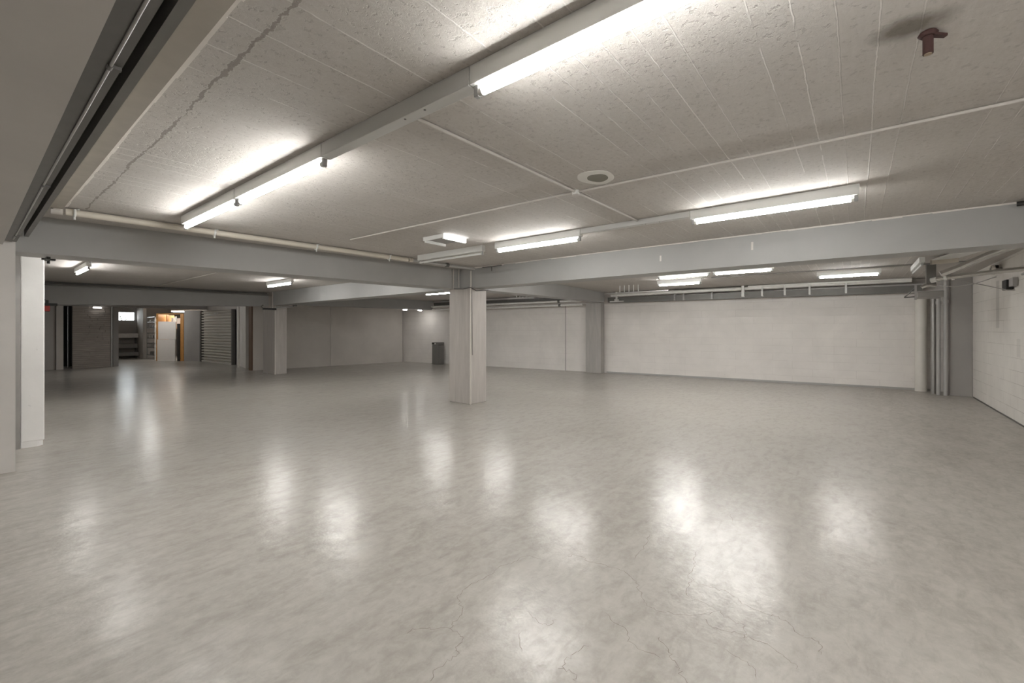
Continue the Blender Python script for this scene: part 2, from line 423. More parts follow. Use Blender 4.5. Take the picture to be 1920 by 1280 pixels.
# windows: frames + glass, daylight outside
for i, (a, b) in enumerate((W0, W1)):
    fr = MB(); 
    for bx in ((a, a + .025, 1.88, 2.33), (b - .025, b, 1.88, 2.33), (a + .025, b - .025, 1.88, 1.905), (a + .025, b - .025, 2.305, 2.33)):
        fr.box(bx[0], bx[1], 29.08, 29.14, bx[2], bx[3])
    o = struct('window_%d' % (i + 1), fr, M['white_metal'])
    obj('glass', MB().box(a + .025, b - .025, 29.10, 29.105, 1.905, 2.305), M['glass'], o)
# plant outside the window
pl = thing('shrub', 'small dark shrub seen through the high window', 'shrub', (5.15, 29.9, 1.7))
st = MB(); lf = MB()
for k in range(9):
    x0 = 5.02 + R.random() * .4; p = Vector((x0, 29.9, 1.7)); q = p + Vector((R.uniform(-.1, .1), 0, R.uniform(.2, .5)))
    st.cyl(p, q, .006, 5)
    for j in range(4):
        c = p.lerp(q, .5 + .5 * R.random()); a = R.uniform(0, 6.3); e = Vector((math.cos(a) * .05, .02, math.sin(a) * .05)); n2 = Vector((-e.z, 0, e.x)) * .35
        lf.add([c, c + e * .5 + n2, c + e, c + e * .5 - n2], [[0, 1, 2, 3]])
obj('stem', st, M['foliage'], pl); obj('foliage', lf, M['foliage'], pl)
struct('trim_3', MB().box(3.6, 9.2, 29.3, 31, 1.5, 1.7), M['grey_wall'])   # outside ground

# baseboard-like dark joint at the foot of the far and right walls
struct('baseboard_far', MB().prism([(fw_x(-1.4) - .012, -1.4), (fw_x(-1.4), -1.4), (fw_x(6.5), 6.5), (fw_x(6.5) - .012, 6.5)], 0, .05), M['pipe_grey'])
struct('baseboard_right', MB().box(5.0, 13.3, -1.95, -1.94, 0, .02), M['steel'])

# ------------------------------------------------------------------ columns
def column(mb, label, mat, org, grp='concrete columns'):
    return tag(obj('concrete_column', mb, mat, None, org), label, 'column', grp, 'thing')
cc = thing('concrete_column', 'bare board-marked concrete column standing alone in the middle of the floor', 'column', (6.30, 6.12, 0)); cc['kind'] = 'thing'
obj('shaft', MB().bbox(6.07, 6.53, 5.83, 6.42, 0, 2.25, .012), M['column'], cc)
fc = thing('concrete_column', 'slim square column by the roller shutter, with a dark cable bracket at its top', 'column', (6.37, 15.0, 0)); fc['kind'] = 'thing'
obj('shaft', MB().bbox(6.20, 6.56, 14.57, 15.5, 0, 2.2, .012), M['column'], fc)
tag(obj('concrete_column', MB().bbox(12.96, 13.20, 6.55, 7.12, 0, 2.335, .01), M['pier'], None, (13.1, 6.83, 0)),
    'smooth grey wall column standing against the pale block wall', 'column', None, 'thing')
tag(obj('concrete_column', MB().bbox(13.40, 14.06, -1.948, -1.60, 0, CZ - .002, .008), M['dark_wall'], None, (13.7, -1.77, 0)),
    'dark grey corner pier beside the vertical pipes', 'column', None, 'thing')
wc = MB().bbox(.43, .63, 7.95, 8.40, .07, CZ - .002, .012).prism([(.432, 7.955), (.57, 7.957), (.60, 7.99), (.622, 8.02), (.625, 8.398), (.432, 8.398)], 0, .075)
tag(obj('concrete_column', wc, M['white_col'], None, (.53, 8.17, 0)), 'bright whitewashed pier with a chipped foot under the left end of the long beam', 'column', None, 'thing')
tag(obj('steel_post', MB().box(.33, .428, 7.93, 8.2, 0, CZ - .002), M['dull_galv'], None, (.38, 8.06, 0)), 'narrow grey steel post tight against the whitewashed pier', 'post')
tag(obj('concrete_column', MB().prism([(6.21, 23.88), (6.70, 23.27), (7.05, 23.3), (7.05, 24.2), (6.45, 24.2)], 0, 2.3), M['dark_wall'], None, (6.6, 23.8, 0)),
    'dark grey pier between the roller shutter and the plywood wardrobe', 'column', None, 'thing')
tag(obj('concrete_column', MB().box(2.06, 2.24, 22.40, 22.75, 0, 2.3), M['rear_wall'], None, (2.15, 22.6, 0)),
    'thin brownish pier beside the dark gap and weathered board panel', 'column', None, 'thing')

# ------------------------------------------------------------------ beams
def beam(mb, label, mat='beam', org=(0, 0, 0)):
    return tag(obj('concrete_beam', mb, M[mat], None, org), label, 'beam', None, 'thing')
def b1y(x): return 6.78 - (x - .35) * .106
beam(MB().prism([(.33, b1y(.33)), (6.118, b1y(6.118)), (6.118, b1y(6.118) + .43), (.33, b1y(.33) + .43)], 2.252, CZ - .001),
     'long grey beam carrying a cream pipe, from the whitewashed pier to the middle column', org=(3.2, 6.6, 2.25))
bb = thing('concrete_beam', 'broad grey beam from the middle column towards the camera, with white drips on its face', 'beam', (6.31, 2.2, 2.25)); bb['kind'] = 'thing'
obj('beam_body', MB().box(6.12, 6.5, -1.945, 6.6, 2.252, CZ - .001), M['beam'], bb)
cj = MB()
yy = -1.9
while yy < 5.9:
    h = .008 + .012 * R.random(); ln = .1 + .2 * R.random(); cj.box(6.112, 6.12, yy, min(yy + ln, 5.9), CZ - h, CZ - .001); yy += ln
o = obj('mortar_joint', cj, M['caulk'], bb); o['label'] = 'ragged pale mortar line along the top edge'
for (y0, z0, z1) in ((2.17, 2.41, 2.49), (1.02, 2.44, 2.54)):
    o = obj('mortar_drip', MB().prism([(6.114, y0), (6.12, y0 - .012), (6.12, y0 + .012)], z0, z1), M['caulk'], bb); o['label'] = 'white mortar drip'
beam(MB().prism([(6.12, 6.605), (6.5, 6.605), (6.5, 14.55), (6.12, 14.55)], [2.252, 2.252, 2.215, 2.215], CZ - .001),
     'grey beam running from the middle column back to the slim column', org=(6.3, 10.6, 2.25))
beam(MB().prism([(6.53, 5.95), (12.95, 6.42), (12.95, 6.84), (6.53, 6.37)], [2.252, 2.34, 2.34, 2.252], CZ - .001),
     'grey beam running behind the broad beam to the wall column by the block wall', org=(9.7, 6.4, 2.25))
beam(MB().prism([(.44, 15.85), (6.195, 15.05), (6.195, 15.45), (.44, 16.25)], [2.04, 2.205, 2.205, 2.04], CZ - .001),
     'dim beam behind the hanging red box, left of the slim column', org=(3.3, 15.5, 2.1))
beam(MB().prism([(6.56, 14.62), (12.33, 14.05), (12.33, 14.5), (6.56, 15.1)], 2.27, CZ - .001),
     'dim beam from the slim column to the block wall above the litter bin', org=(9.4, 14.6, 2.3))
beam(MB().box(-3.998, .245, -1.945, 6.715, 2.30, CZ - .001), 'wide smooth grey soffit overhead beside the dark steel channel', 'soffit', (-1.8, 2.4, 2.3))

# steel rails and ledge along the soffit edge
sc_ = thing('steel_channel', 'dark steel channel with a thin conduit, its dark width also standing in for soffit-edge shade', 'channel', (.32, 2.3, 2.38))
obj('channel_body', MB().box(.247, .336, -1.94, 6.70, 2.338, 2.46), M['steel'], sc_)  # dark body widened to stand in for soft shade on the soffit
obj('conduit', MB().tube([(.306, y, 2.332 + .002 * math.sin(y * 2.1)) for y in [-1.9 + .4 * k for k in range(22)]], .005, 8), M['dull_galv'], sc_)
for y in (.2, 1.95, 3.9, 6.2):
    obj('pipe_clip', MB().tube([(.306, y, 2.332), (.306, y + .03, 2.332)], .009, 8).box(.30, .334, y + .005, y + .025, 2.326, 2.338), M['steel'], sc_)
tag(obj('steel_rail', MB().box(.388, .42, -1.94, 6.72, 2.405, CZ - .001), M['duct'], None, (.4, 2.4, 2.4)), 'dark grey rail beyond the black gap, beside the pale ledge', 'rail')
lg = thing('concrete_ledge', 'pale concrete ledge along the ceiling edge with a white joint line', 'ledge', (.5, 2.1, 2.6))
obj('ledge_body', MB().box(.42, .592, -1.94, 5.97, 2.60, CZ - .001).box(.42, .50, -1.94, 5.97, 2.575, 2.60), M['ledge'], lg)
jl = MB(); yy = -1.9
while yy < 6.0:
    ln = .08 + .2 * R.random(); jl.box(.592, .618 + .012 * R.random(), yy, min(6.0, yy + ln), CZ - .008, CZ - .001); yy += ln
o = obj('mortar_joint', jl, M['caulk'], lg); o['label'] = 'white ragged joint line'

# ------------------------------------------------------------------ fluorescent fixtures
TR = .0165
def make_fixture(L, lit=True, name='fluorescent_light'):
    """along +Y from the origin, hung on the ceiling"""
    root = thing(name, 'x', 'light', (0, 0, 0))
    hz0, hz1 = -.088, -.001
    obj('housing', MB().bbox(-.034, .034, 0, L, hz0, hz1, .004), M['white_metal'], root)
    tb = obj('tube', MB().tube([(0, .055, -.119), (0, L - .055, -.119)], TR, 14), M['tube' if lit else 'dead_tube'], root)
    for y0, y1 in ((.034, .0549), (L - .0549, L - .034)):
        obj('end_cap', MB().tube([(0, y0, -.119), (0, y1, -.119)], TR + .001, 14), M['white_metal'], tb, (0, 0, 0))
    for y in (.008, L - .034):
        obj('lamp_holder', MB().bbox(-.014, .014, y, y + .026, -.139, hz0, .004), M['holder'], root)
    return root
LGROUP = 'lit fluorescent battens'
def put(root, x, y, label, rot=0, z=CZ, grp=LGROUP, sy=1.):
    root.location = (x, y, z); root.rotation_euler = (0, 0, rot); root['label'] = label
    if grp: root['group'] = grp
    if sy != 1.: root.scale = (1, sy, 1)
    return root
p14 = make_fixture(1.43)
put(p14, 1.452, 4.13, 'lit tube batten ending above the cream pipe, end-most of the long row nearest the soffit')
put(copy_tree(p14), 1.452, 2.68, 'lit tube batten joined to the one above the cream pipe, before the grey trunking')
put(copy_tree(p14), 1.452, -.06, 'large lit tube batten cut off by the top of the picture')
put(copy_tree(p14), 1.452, -1.92, 'added unseen tube batten beyond the top of the picture, last of its row')  # added lamp out of view, brightens the foreground floor
p13 = make_fixture(1.33)
put(p13, 4.565, 2.565, 'lit tube batten next to the unlit batten')
put(copy_tree(p13), 4.565, -.02, 'lit tube batten over the broad beam, at the open end of its row')
d13 = make_fixture(1.40, False)
put(d13, 4.565, 4.13, 'unlit white tube batten above the middle column', grp='unlit fluorescent battens')
q13 = copy_tree(p13)
put(q13, 1.372, 10.58, 'lit tube batten seen under the long beam beside the whitewashed pier')
put(copy_tree(p13), 4.78, 10.35, 'lit tube batten seen under the long beam before the slim column')
p10 = make_fixture(1.03)
put(p10, 9.06, 2.24, 'first of two joined lit battens under the broad beam')
put(copy_tree(p10), 9.10, 1.17, 'second of two joined lit battens under the broad beam, towards the corner pier')
put(copy_tree(p10), 10.62, 2.81, 'short lit batten below the two joined ones, close to the pipes')
put(copy_tree(p10), 11.07, -.38, 'lit batten over the right half of the block wall near the steel post')
put(copy_tree(p13), 8.9, 9.15, 'lit batten peeping out behind the middle column')
put(copy_tree(p13), 7.6, .95, 'lit batten over the bay behind the broad beam, near the steel post')
put(copy_tree(p13), 7.6, 4.0, 'lit batten over the bay behind the broad beam, by the middle column')
put(copy_tree(p13), 8.9, 7.05, 'added unseen batten for fill light, behind the middle column and the beam behind it')  # added lamp, unseen, lifts the rear wall
put(copy_tree(p13), 1.372, 7.16, 'added unseen batten for fill light, above the whitewashed pier behind the long beam')  # extra unseen lamp placed to brighten the whitewashed pier
put(copy_tree(p13), 4.78, 7.6, 'added unseen batten for fill light, behind the long beam left of the middle column')  # unseen extra lamp brightening the bay past the long beam
put(copy_tree(p10), 4.9, 23.4, 'added unseen fill batten above the lintel at the mouth of the storage passage')  # unseen lamp added to light the cabinets and the passage
put(copy_tree(p13), 4.0, 18.3, 'added unseen fill batten above the dim beam before the board partition')  # unseen lamp added to lift the dark far end

# trunking between the fixtures
def trunk(x, y0, y1, label, w=.034, z0=-.088):
    t = thing('cable_trunking', label, 'trunking', (x, y0, CZ), 'white trunking runs')
    obj('duct', MB().bbox(x - w, x + w, y0, y1, CZ + z0, CZ - .001, .003), M['trunk'], t)
    sc2 = 0
    for k in range(2):
        y = y0 + (y1 - y0) * (.25 + .12 * k)
        obj('screw', MB().tube([(x - .012, y, CZ + z0 - .002), (x - .012, y, CZ + z0 + .002)], .006, 8), M['steel'], t)
    return t
trunk(1.452, 1.375, 2.675, 'wide grey-white trunking joining two lit battens of the long row')
trunk(4.565, 1.315, 2.56, 'white trunking joining the two lit battens over the broad beam', .03, -.06)
trunk(9.08, 3.275, 5.9, 'thin bright trunking left of the joined battens under the broad beam', .022, -.05)
trunk(9.10, -1.6, 1.165, 'thin trunking right of the joined battens under the broad beam', .022, -.05)

# ceiling conduits and bits
cz = CZ - .014
tag(obj('conduit', MB().tube([(1.49, 1.925, cz), (3.24, 1.885, cz)], .011, 8), M['conduit'], None, (1.49, 1.92, CZ)), 'thin pale conduit from the wide trunking to the round junction box', 'conduit', 'thin conduits on the ceiling')
tag(obj('conduit', MB().tube([(3.29, 1.885, cz), (4.53, 1.86, cz)], .011, 8), M['conduit'], None, (3.3, 1.88, CZ)), 'thin pale conduit from the round junction box to the far row of battens', 'conduit', 'thin conduits on the ceiling')
tag(obj('conduit', MB().tube([(3.155, 5.2, cz), (3.262, 1.915, cz)], .010, 8), M['conduit'], None, (3.2, 3.5, CZ)), 'thin pale conduit from the junction box towards the cream pipe', 'conduit', 'thin conduits on the ceiling')
tag(obj('conduit', MB().tube([(3.266, 1.86, cz), (3.36, .12, cz), (3.40, -1.93, cz)], .010, 8), M['conduit'], None, (3.3, 0, CZ)), 'long thin conduit from the junction box past the rusty pipe stub', 'conduit', 'thin conduits on the ceiling')
jb = thing('junction_box', 'small round white junction box where four ceiling conduits meet', 'junction box', (3.264, 1.887, CZ))
obj('box_body', MB().disc((3.264, 1.887), .032, .032, CZ - .038, CZ - .001, 20), M['white_metal'], jb)
obj('cover', MB().disc((3.264, 1.887), .034, .034, CZ - .046, CZ - .0385, 20), M['conduit'], jb)
tag(obj('conduit', MB().tube([(3.27, 10.4, cz), (3.27, 10.9, cz), (3.27, 15.4, cz)], .011, 8), M['conduit'], None, (3.27, 13, CZ)), 'pale conduit on the dim ceiling beyond the long beam', 'conduit', 'thin conduits on the ceiling')
rp = thing('ceiling_patch', 'round pale plaster patch with a dark plug beside the ceiling conduits', 'patch', (3.08, 1.60, CZ))
obj('plaster_ring', MB().disc((3.08, 1.60), .165, .135, CZ - .004, CZ - .0005, 40, 0, .04), M['patch'], rp)
obj('plug', MB().disc((3.09, 1.59), .09, .078, CZ - .007, CZ - .0041, 32, 0, .04), M['patch_dark'], rp)
ps = thing('pipe_stub', 'short rusty pipe stub poking from the sooty ceiling mark', 'pipe', (2.40, -.225, CZ))
X0, Y0 = 2.40, -.225
obj('stub', MB().tube([(X0, Y0, CZ - .02), (X0, Y0, CZ - .088)], .0165, 16), M['rust'], ps)
obj('flange', MB().tube([(X0, Y0, CZ - .001), (X0, Y0, CZ - .01), (X0, Y0, CZ - .02)], [.026, .032, .022], 16), M['rust'], ps)
obj('lug', MB().prism([(X0 - .01, Y0 - .02), (X0 + .03, Y0 - .06), (X0 + .045, Y0 - .05), (X0 + .01, Y0 - .01)], CZ - .022, CZ - .012), M['rust'], ps)
o = obj('pipe_mouth', MB().tube([(X0, Y0, CZ - .088), (X0, Y0, CZ - .0905)], .0125, 14), M['brass'], ps); o['label'] = 'bright cut end of the pipe'
# emergency luminaire
el = thing('emergency_light', 'small square emergency luminaire with one white lit edge above the unlit batten', 'light', (3.9, 4.2, CZ))
obj('frame', MB().box(3.70, 4.08, 4.02, 4.04, 2.575, CZ - .001).box(3.70, 3.72, 4.04, 4.40, 2.59, CZ - .001).box(3.72, 4.08, 4.38, 4.40, 2.575, CZ - .001), M['white_metal'], el)
obj('back_plate', MB().box(3.72, 4.08, 4.04, 4.38, 2.61, CZ - .001), M['mid_grey'], el)
obj('diffuser', MB().box(3.71, 4.09, 4.008, 4.0195, 2.578, CZ - .003), mat_emit('emergency_diffuser', (1, 1, 1), 2.2), el)

# cream pipe along the beam
cp = thing('water_pipe', 'cream painted pipe clipped along the top of the long beam', 'pipe', (3.0, 5.9, 2.6))
def cpp(x): return (x, 6.05 - (x - .7) * .065, 2.598)
obj('pipe', MB().tube([cpp(.62), cpp(1.5), cpp(2.5), cpp(3.5), cpp(4.55)], .033, 14), M['cream'], cp)
obj('pipe', MB().tube([cpp(4.62), cpp(5.2), cpp(6.05)], .024, 14), M['pipe_grey'], cp)
obj('end_fitting', MB().tube([cpp(.52), cpp(.60)], .040, 14).box(.53, .58, 6.0, 6.1, 2.598, CZ - .002), M['conduit'], cp)
for x in (.68, 1.85, 3.05, 4.2):
    c = cpp(x)
    k = MB()
    pts = [(x, c[1] + .040 * math.cos(a), c[2] + .040 * math.sin(a)) for a in [math.pi * (.8 + q * 1.3 / 9) for q in range(10)]]
    k.tube(pts, .011, 8); k.tube([(x, c[1] - .01, c[2] - .035), (x, c[1] - .012, c[2] - .07)], .010, 8); k.tube([(x, c[1], c[2] + .03), (x + .03, c[1] - .04, CZ - .010)], .006, 6)
    obj('pipe_clip', k, M['white_metal'], cp)
for x in (4.58, 4.80, 5.35):
    c = cpp(x); obj('coupling', MB().tube([c, cpp(x + .06)], .036, 14), M['steel' if x > 4.6 else 'cream'], cp)

# conduits at the head of the middle column
def wires(label, pts_list, r, mat, name='conduit', cat='conduit', grp=None):
    m = MB()
    for p in pts_list: m.tube(p, r, 8)
    return tag(obj(name, m, M[mat], None, pts_list[0][0]), label, cat, grp)
wires('white conduit running down the near edge of the middle column', [[(6.052, 5.812, 0), (6.052, 5.812, 1.2), (6.052, 5.812, 2.24), (6.09, 5.84, 2.30), (6.095, 5.84, 2.58)]], .014, 'pipe_white')
wires('short upright conduit on the long beam just left of the middle column', [[(5.93, 6.155, 2.24), (5.93, 6.155, 2.62)]], .013, 'conduit')
wires('short upright conduit in the angle of the two beams', [[(6.04, 6.12, 2.27), (6.04, 6.12, 2.62)]], .012, 'conduit')
wires('dark cable draped round the head of the middle column', [[(5.93, 6.14, 2.235), (5.98, 5.95, 2.225), (6.04, 5.80, 2.25), (6.20, 5.80, 2.20), (6.55, 5.80, 2.235)]], .008, 'steel', 'cable', 'cable')
wires('dark drip-stained cable beside the white conduit on the middle column', [[(6.10, 5.821, 2.2), (6.105, 5.821, 1.7), (6.115, 5.821, 1.2), (6.12, 5.821, .95)]], .006, 'mid_grey', 'cable', 'cable')
wires('small dark tap pipe at the ceiling above the middle column', [[(6.0, 5.45, 2.60), (6.06, 5.25, 2.605), (6.07, 5.05, 2.615)], [(6.06, 5.28, 2.60), (6.06, 5.28, 2.52)]], .010, 'steel', 'pipe', 'pipe')
cf = thing('cable_gland', 'small dark cable fitting at the top edge of the broad beam', 'fitting', (6.05, -1.25, 2.6))
obj('gland_body', MB().tube([(6.04, -1.16, 2.605), (6.02, -1.30, 2.605)], .022, 12), M['black'], cf)
obj('clip', MB().box(6.0, 6.06, -1.25, -1.22, 2.6, CZ - .001), M['steel'], cf)
# slim column bracket
fb = thing('cable_bracket', 'dark cable bracket sticking out at the head of the slim column', 'bracket', (6.1, 14.5, 2.1))
obj('rail', MB().box(5.80, 6.196, 14.48, 14.54, 2.06, 2.12), M['black'], fb)
obj('arm', MB().tube([(6.16, 14.51, 2.11), (6.74, 14.45, 2.20)], .026, 8), M['pipe_grey'], fb)
obj('hook', MB().tube([(5.80, 14.5, 2.1), (5.75, 14.5, 2.16), (5.80, 14.5, 2.20)], .022, 8), M['steel'], fb)
obj('hook', MB().tube([(6.70, 14.45, 2.19), (6.72, 14.45, 2.23), (6.82, 14.45, 2.225)], .03, 8), M['steel'], fb)
wires('thin conduit down the edge of the slim column', [[(6.187, 14.56, 0), (6.187, 14.56, 2.2)], [(6.10, 14.53, 2.11), (6.10, 14.53, 2.64 - .01)]], .012, 'pipe_white')

# pipes on the dim beam
dp = thing('pipe_run', 'pair of dark pipes along the dim beam behind the red box', 'pipe', (3, 15.4, 2.58))
for dy, dz in ((.0, 0.), (.09, -.045)):
    obj('pipe', MB().tube([(.5, 15.72 - dy + .0, 2.60 + dz), (3.2, 15.34 - dy, 2.60 + dz), (6.1, 14.94 - dy, 2.60 + dz)], .026, 10), M['duct'], dp)

# bits under the long beam near the white pier
bk = thing('pipe_hanger', 'black bracket with a stem under the long beam beside the whitewashed pier', 'hanger', (.60, 7.26, 2.2))
obj('plate', MB().box(.552, .66, 7.225, 7.29, 2.24, 2.275).box(.57, .60, 7.0, 7.225, 2.225, 2.2515), M['black'], bk)
obj('stem', MB().cyl((.605, 7.25, 2.20), (.605, 7.25, 2.24), .014, 10), M['black'], bk)
hk = thing('pipe_hanger', 'small grey hook hanging under the long beam by the first hidden batten', 'hanger', (.94, 7.2, 2.25))
obj('hook', MB().tube([(.90, 7.19, 2.30), (.945, 7.21, 2.285), (.95, 7.21, 2.235)], .013, 8), M['holder'], hk)
rb = thing('fire_alarm', 'red box with a black bracket hanging beside the whitewashed pier', 'alarm', (1.20, 14.6, 1.95))
obj('box_body', MB().bbox(1.10, 1.24, 14.55, 14.65, 1.86, 1.99, .01), M['red'], rb)
obj('bracket', MB().box(1.10, 1.36, 14.57, 14.63, 1.992, 2.05).box(1.17, 1.22, 14.58, 14.62, 2.05, 2.12), M['black'], rb)
obj('arm', MB().tube([(1.2, 14.6, 2.1), (1.0, 14.6, 2.25), (.6, 14.6, 2.3), (.445, 14.6, 2.3)], .012, 8), M['steel'], rb)

# ------------------------------------------------------------------ services on the far wall
def along(off, y, z): return (fw_x(y) - off, y, z)
gp = thing('ventilation_pipe', 'long bright galvanised pipe with straps along the top of the pale block wall', 'pipe', (13.1, 2.7, 2.5))
obj('pipe', MB().tube([along(.45, y, z) for y, z in ((6.15, 2.525), (4.5, 2.545), (2.5, 2.56), (.7, 2.58), (-1.0, 2.585))], .05, 16), M['galv'], gp)
obj('pipe', MB().tube([along(.52, y, z) for y, z in ((2.3, 2.60), (.7, 2.605), (-1.0, 2.607))], .030, 12), M['galv'], gp)
for y, big in ((2.42, 1), (1.97, 0), (1.46, 0), (.93, 0), (.20, 0)):
    x = fw_x(y) - .53
    obj('strap', MB().box(x - .012, x, y - (.035 if big else .022), y + (.035 if big else .022), 2.335, 2.63).box(x, x + .14, y - .02, y + .02, 2.335, 2.347), M['white_metal'], gp)
for y in (4.2, 3.95, 3.2):
    x = fw_x(y) - .50
    obj('pipe_clip', MB().box(x - .01, x + .03, y - .02, y + .02, 2.30, 2.50), M['pipe_grey'], gp)
xb = fw_x(5.95) - .47
o = obj('hanger_bracket', MB().box(xb - .03, xb + .03, 5.93, 5.98, 2.40, 2.63).prism([(xb - .05, 5.90), (xb + .05, 5.90), (xb + .05, 6.01), (xb - .05, 6.01)], 2.345, 2.40).box(xb - .02, xb + .02, 5.72, 6.18, 2.315, 2.345), M['white_metal'], gp)
o['label'] = 'white inverted T bracket'
tag(obj('air_duct', MB().prism([along(.36, -1.2, 0)[:2], along(.06, -1.2, 0)[:2], along(.06, 6.3, 0)[:2], along(.36, 6.3, 0)[:2]], 2.31, 2.47), M['duct'], None, (13.3, 2.5, 2.3)),
    'flat dark duct tight against the pale block wall under the bright pipe', 'duct')
tag(obj('air_duct', MB().prism([along(.24, 7.2, 0)[:2], along(.05, 7.2, 0)[:2], along(.05, 13.9, 0)[:2], along(.24, 13.9, 0)[:2]], 2.40, 2.56), M['steel'], None, along(.15, 10.5, 2.4)),
    'added dark strip above the pair of bright pipes right of the middle column', 'duct')  # dark band added behind the bright pipes for contrast
def ladder(x, y0, label, rail_len, z=2.44):
    t = thing('pipe_support', label, 'support', (x, y0, z))
    obj('rail', MB().box(x - .02, x + .02, y0 - rail_len, y0 + .5, z - .015, z + .015), M['pipe_grey'], t)
    for k in range(5):
        y = y0 + .12 - k * .13
        obj('rod', MB().cyl((x, y, z + .015), (x, y, CZ - .002), .011, 8), M['white_metal'], t)
    return t
ladder(11.15, 4.95, 'row of five hanging rods over the left end of the pale block wall', 1.2)
ladder(11.45, 8.75, 'row of five hanging rods seen just right of the middle column', .6, 2.47)
for off, z, r, lab in ((.36, 2.395, .036, 'upper of two bright pipes on the wall right of the middle column'), (.30, 2.265, .036, 'lower of two bright pipes on the wall right of the middle column')):
    t = thing('galvanised_pipe', lab, 'pipe', along(off, 9.5, z), 'pair of bright pipes')
    obj('pipe', MB().tube([along(off, 7.2, z + .015), along(off, 10.0, z), along(off, 13.9, z - .01)], r, 14), M['galv'], t)
    obj('coupling', MB().tube([along(off, 8.0, z + .011), along(off, 8.08, z + .011)], r + .01, 14), M['steel'], t)
tag(obj('conduit', MB().tube([(10.62, 2.6, cz), (10.70, .5, cz), (10.8, -1.6, cz)], .012, 8), M['mid_grey'], None, (10.7, .5, CZ)), 'brown conduit on the ceiling behind the joined battens', 'conduit', 'thin conduits on the ceiling')
tag(obj('conduit', MB().tube([(12.18, 15.86, 2.28), (12.18, 15.86, .0)], .012, 8), M['mid_grey'], None, (12.18, 15.86, 0)), 'dark pipe up the far inside corner near the litter bin', 'conduit')

# ------------------------------------------------------------------ right-hand service cluster
tag(obj('steel_hanger', MB().box(10.90, 10.95, -1.13, -1.0, 2.26, CZ - .001).box(10.95, 11.02, -1.02, -1.0, 2.26, CZ - .001).box(10.95, 11.02, -1.13, -1.11, 2.26, CZ - .001), M['duct'], None, (10.95, -1.06, CZ)),
    'dark steel channel post hanging from the ceiling above the vertical pipes', 'hanger')
mb_ = thing('metal_box', 'grey sheet metal box at the head of the vertical pipes', 'box', (11.0, -1.0, 2.03))
obj('box_body', MB().bbox(10.85, 11.45, -1.22, -.88, 2.03, 2.13, .006), M['dull_galv'], mb_)
obj('lid', MB().box(10.84, 11.46, -1.23, -.80, 2.132, 2.145), M['pipe_grey'], mb_)
obj('side_bracket', MB().box(10.86, 10.89, -.87, -.84, 1.99, 2.26), M['pipe_grey'], mb_)
obj('strut', MB().tube([(10.9, -.70, 2.04), (10.9, -.84, 2.20)], .012, 6).tube([(10.9, -.70, 2.04), (10.9, -.86, 2.05)], .012, 6), M['steel'], mb_)
tag(obj('pipe_elbow', MB().tube([(10.83, -.93, 2.21), (10.83, -.99, 2.24), (10.83, -1.06, 2.24), (10.83, -1.12, 2.22)], .035, 12), M['galv_metal'], None, (10.83, -1, 2.2)),
    'short shiny pipe elbow above the sheet metal box', 'pipe')
d12 = copy_tree(d13); put(d12, 10.75, -.81, 'unlit batten jutting out beside the steel channel post', math.pi / 2, CZ - .05, 'unlit fluorescent battens')
pn = thing('light_cover', 'pale flat light cover between the steel post and the bright flue', 'cover', (9.6, -1.15, 2.58))
obj('cover_plate', MB().prism([(9.95, -.98), (9.25, -1.15), (9.15, -1.45), (9.85, -1.28)], 2.585, 2.605), M['white_metal'], pn)
obj('lip', MB().prism([(9.97, -.96), (9.95, -.98), (9.85, -1.28), (9.87, -1.28)], 2.52, 2.605), M['cream'], pn)
obj('hanger_rod', MB().cyl((9.5, -1.2, 2.605), (9.5, -1.2, CZ - .001), .01, 8), M['steel'], pn)
fl = thing('flue_pipe', 'fat bright flue pipe bending up towards the beam by the corner pier', 'pipe', (9, -1.3, 2.3))
obj('pipe', MB().tube([(9.0, -.98, 2.265), (9.0, -1.06, 2.30), (9.0, -1.19, 2.36), (9.0, -1.27, 2.40), (8.95, -1.42, 2.475), (8.85, -1.62, 2.56), (8.8, -1.75, 2.60)], .045, 16), M['galv_metal'], fl)
obj('collar', MB().tube([(9.0, -1.18, 2.355), (9.0, -1.215, 2.372)], .05, 16), M['galv_metal'], fl)
hp = thing('heating_pipe', 'bright level pipe running from the steel post to the right block wall', 'pipe', (9, -1.2, 2.22))
obj('pipe', MB().tube([(9.12, -.92, 2.195), (9.08, -1.05, 2.215), (9.03, -1.3, 2.238), (9.0, -1.55, 2.258), (8.97, -1.80, 2.27)], .032, 14), M['galv_metal'], hp)
obj('pipe', MB().tube([(9.4, -1.86, 2.235), (9.0, -1.86, 2.27), (7.8, -1.86, 2.285), (6.6, -1.86, 2.30)], .016, 10), M['dull_galv'], hp)
obj('end_cap', MB().tube([(9.14, -.89, 2.19), (9.11, -.95, 2.20)], .038, 14), M['white_metal'], hp)
for y in (-1.02, -1.10): obj('collar', MB().tube([(9.085, y, 2.21), (9.08, y - .03, 2.215)], .037, 14), M['galv'], hp)
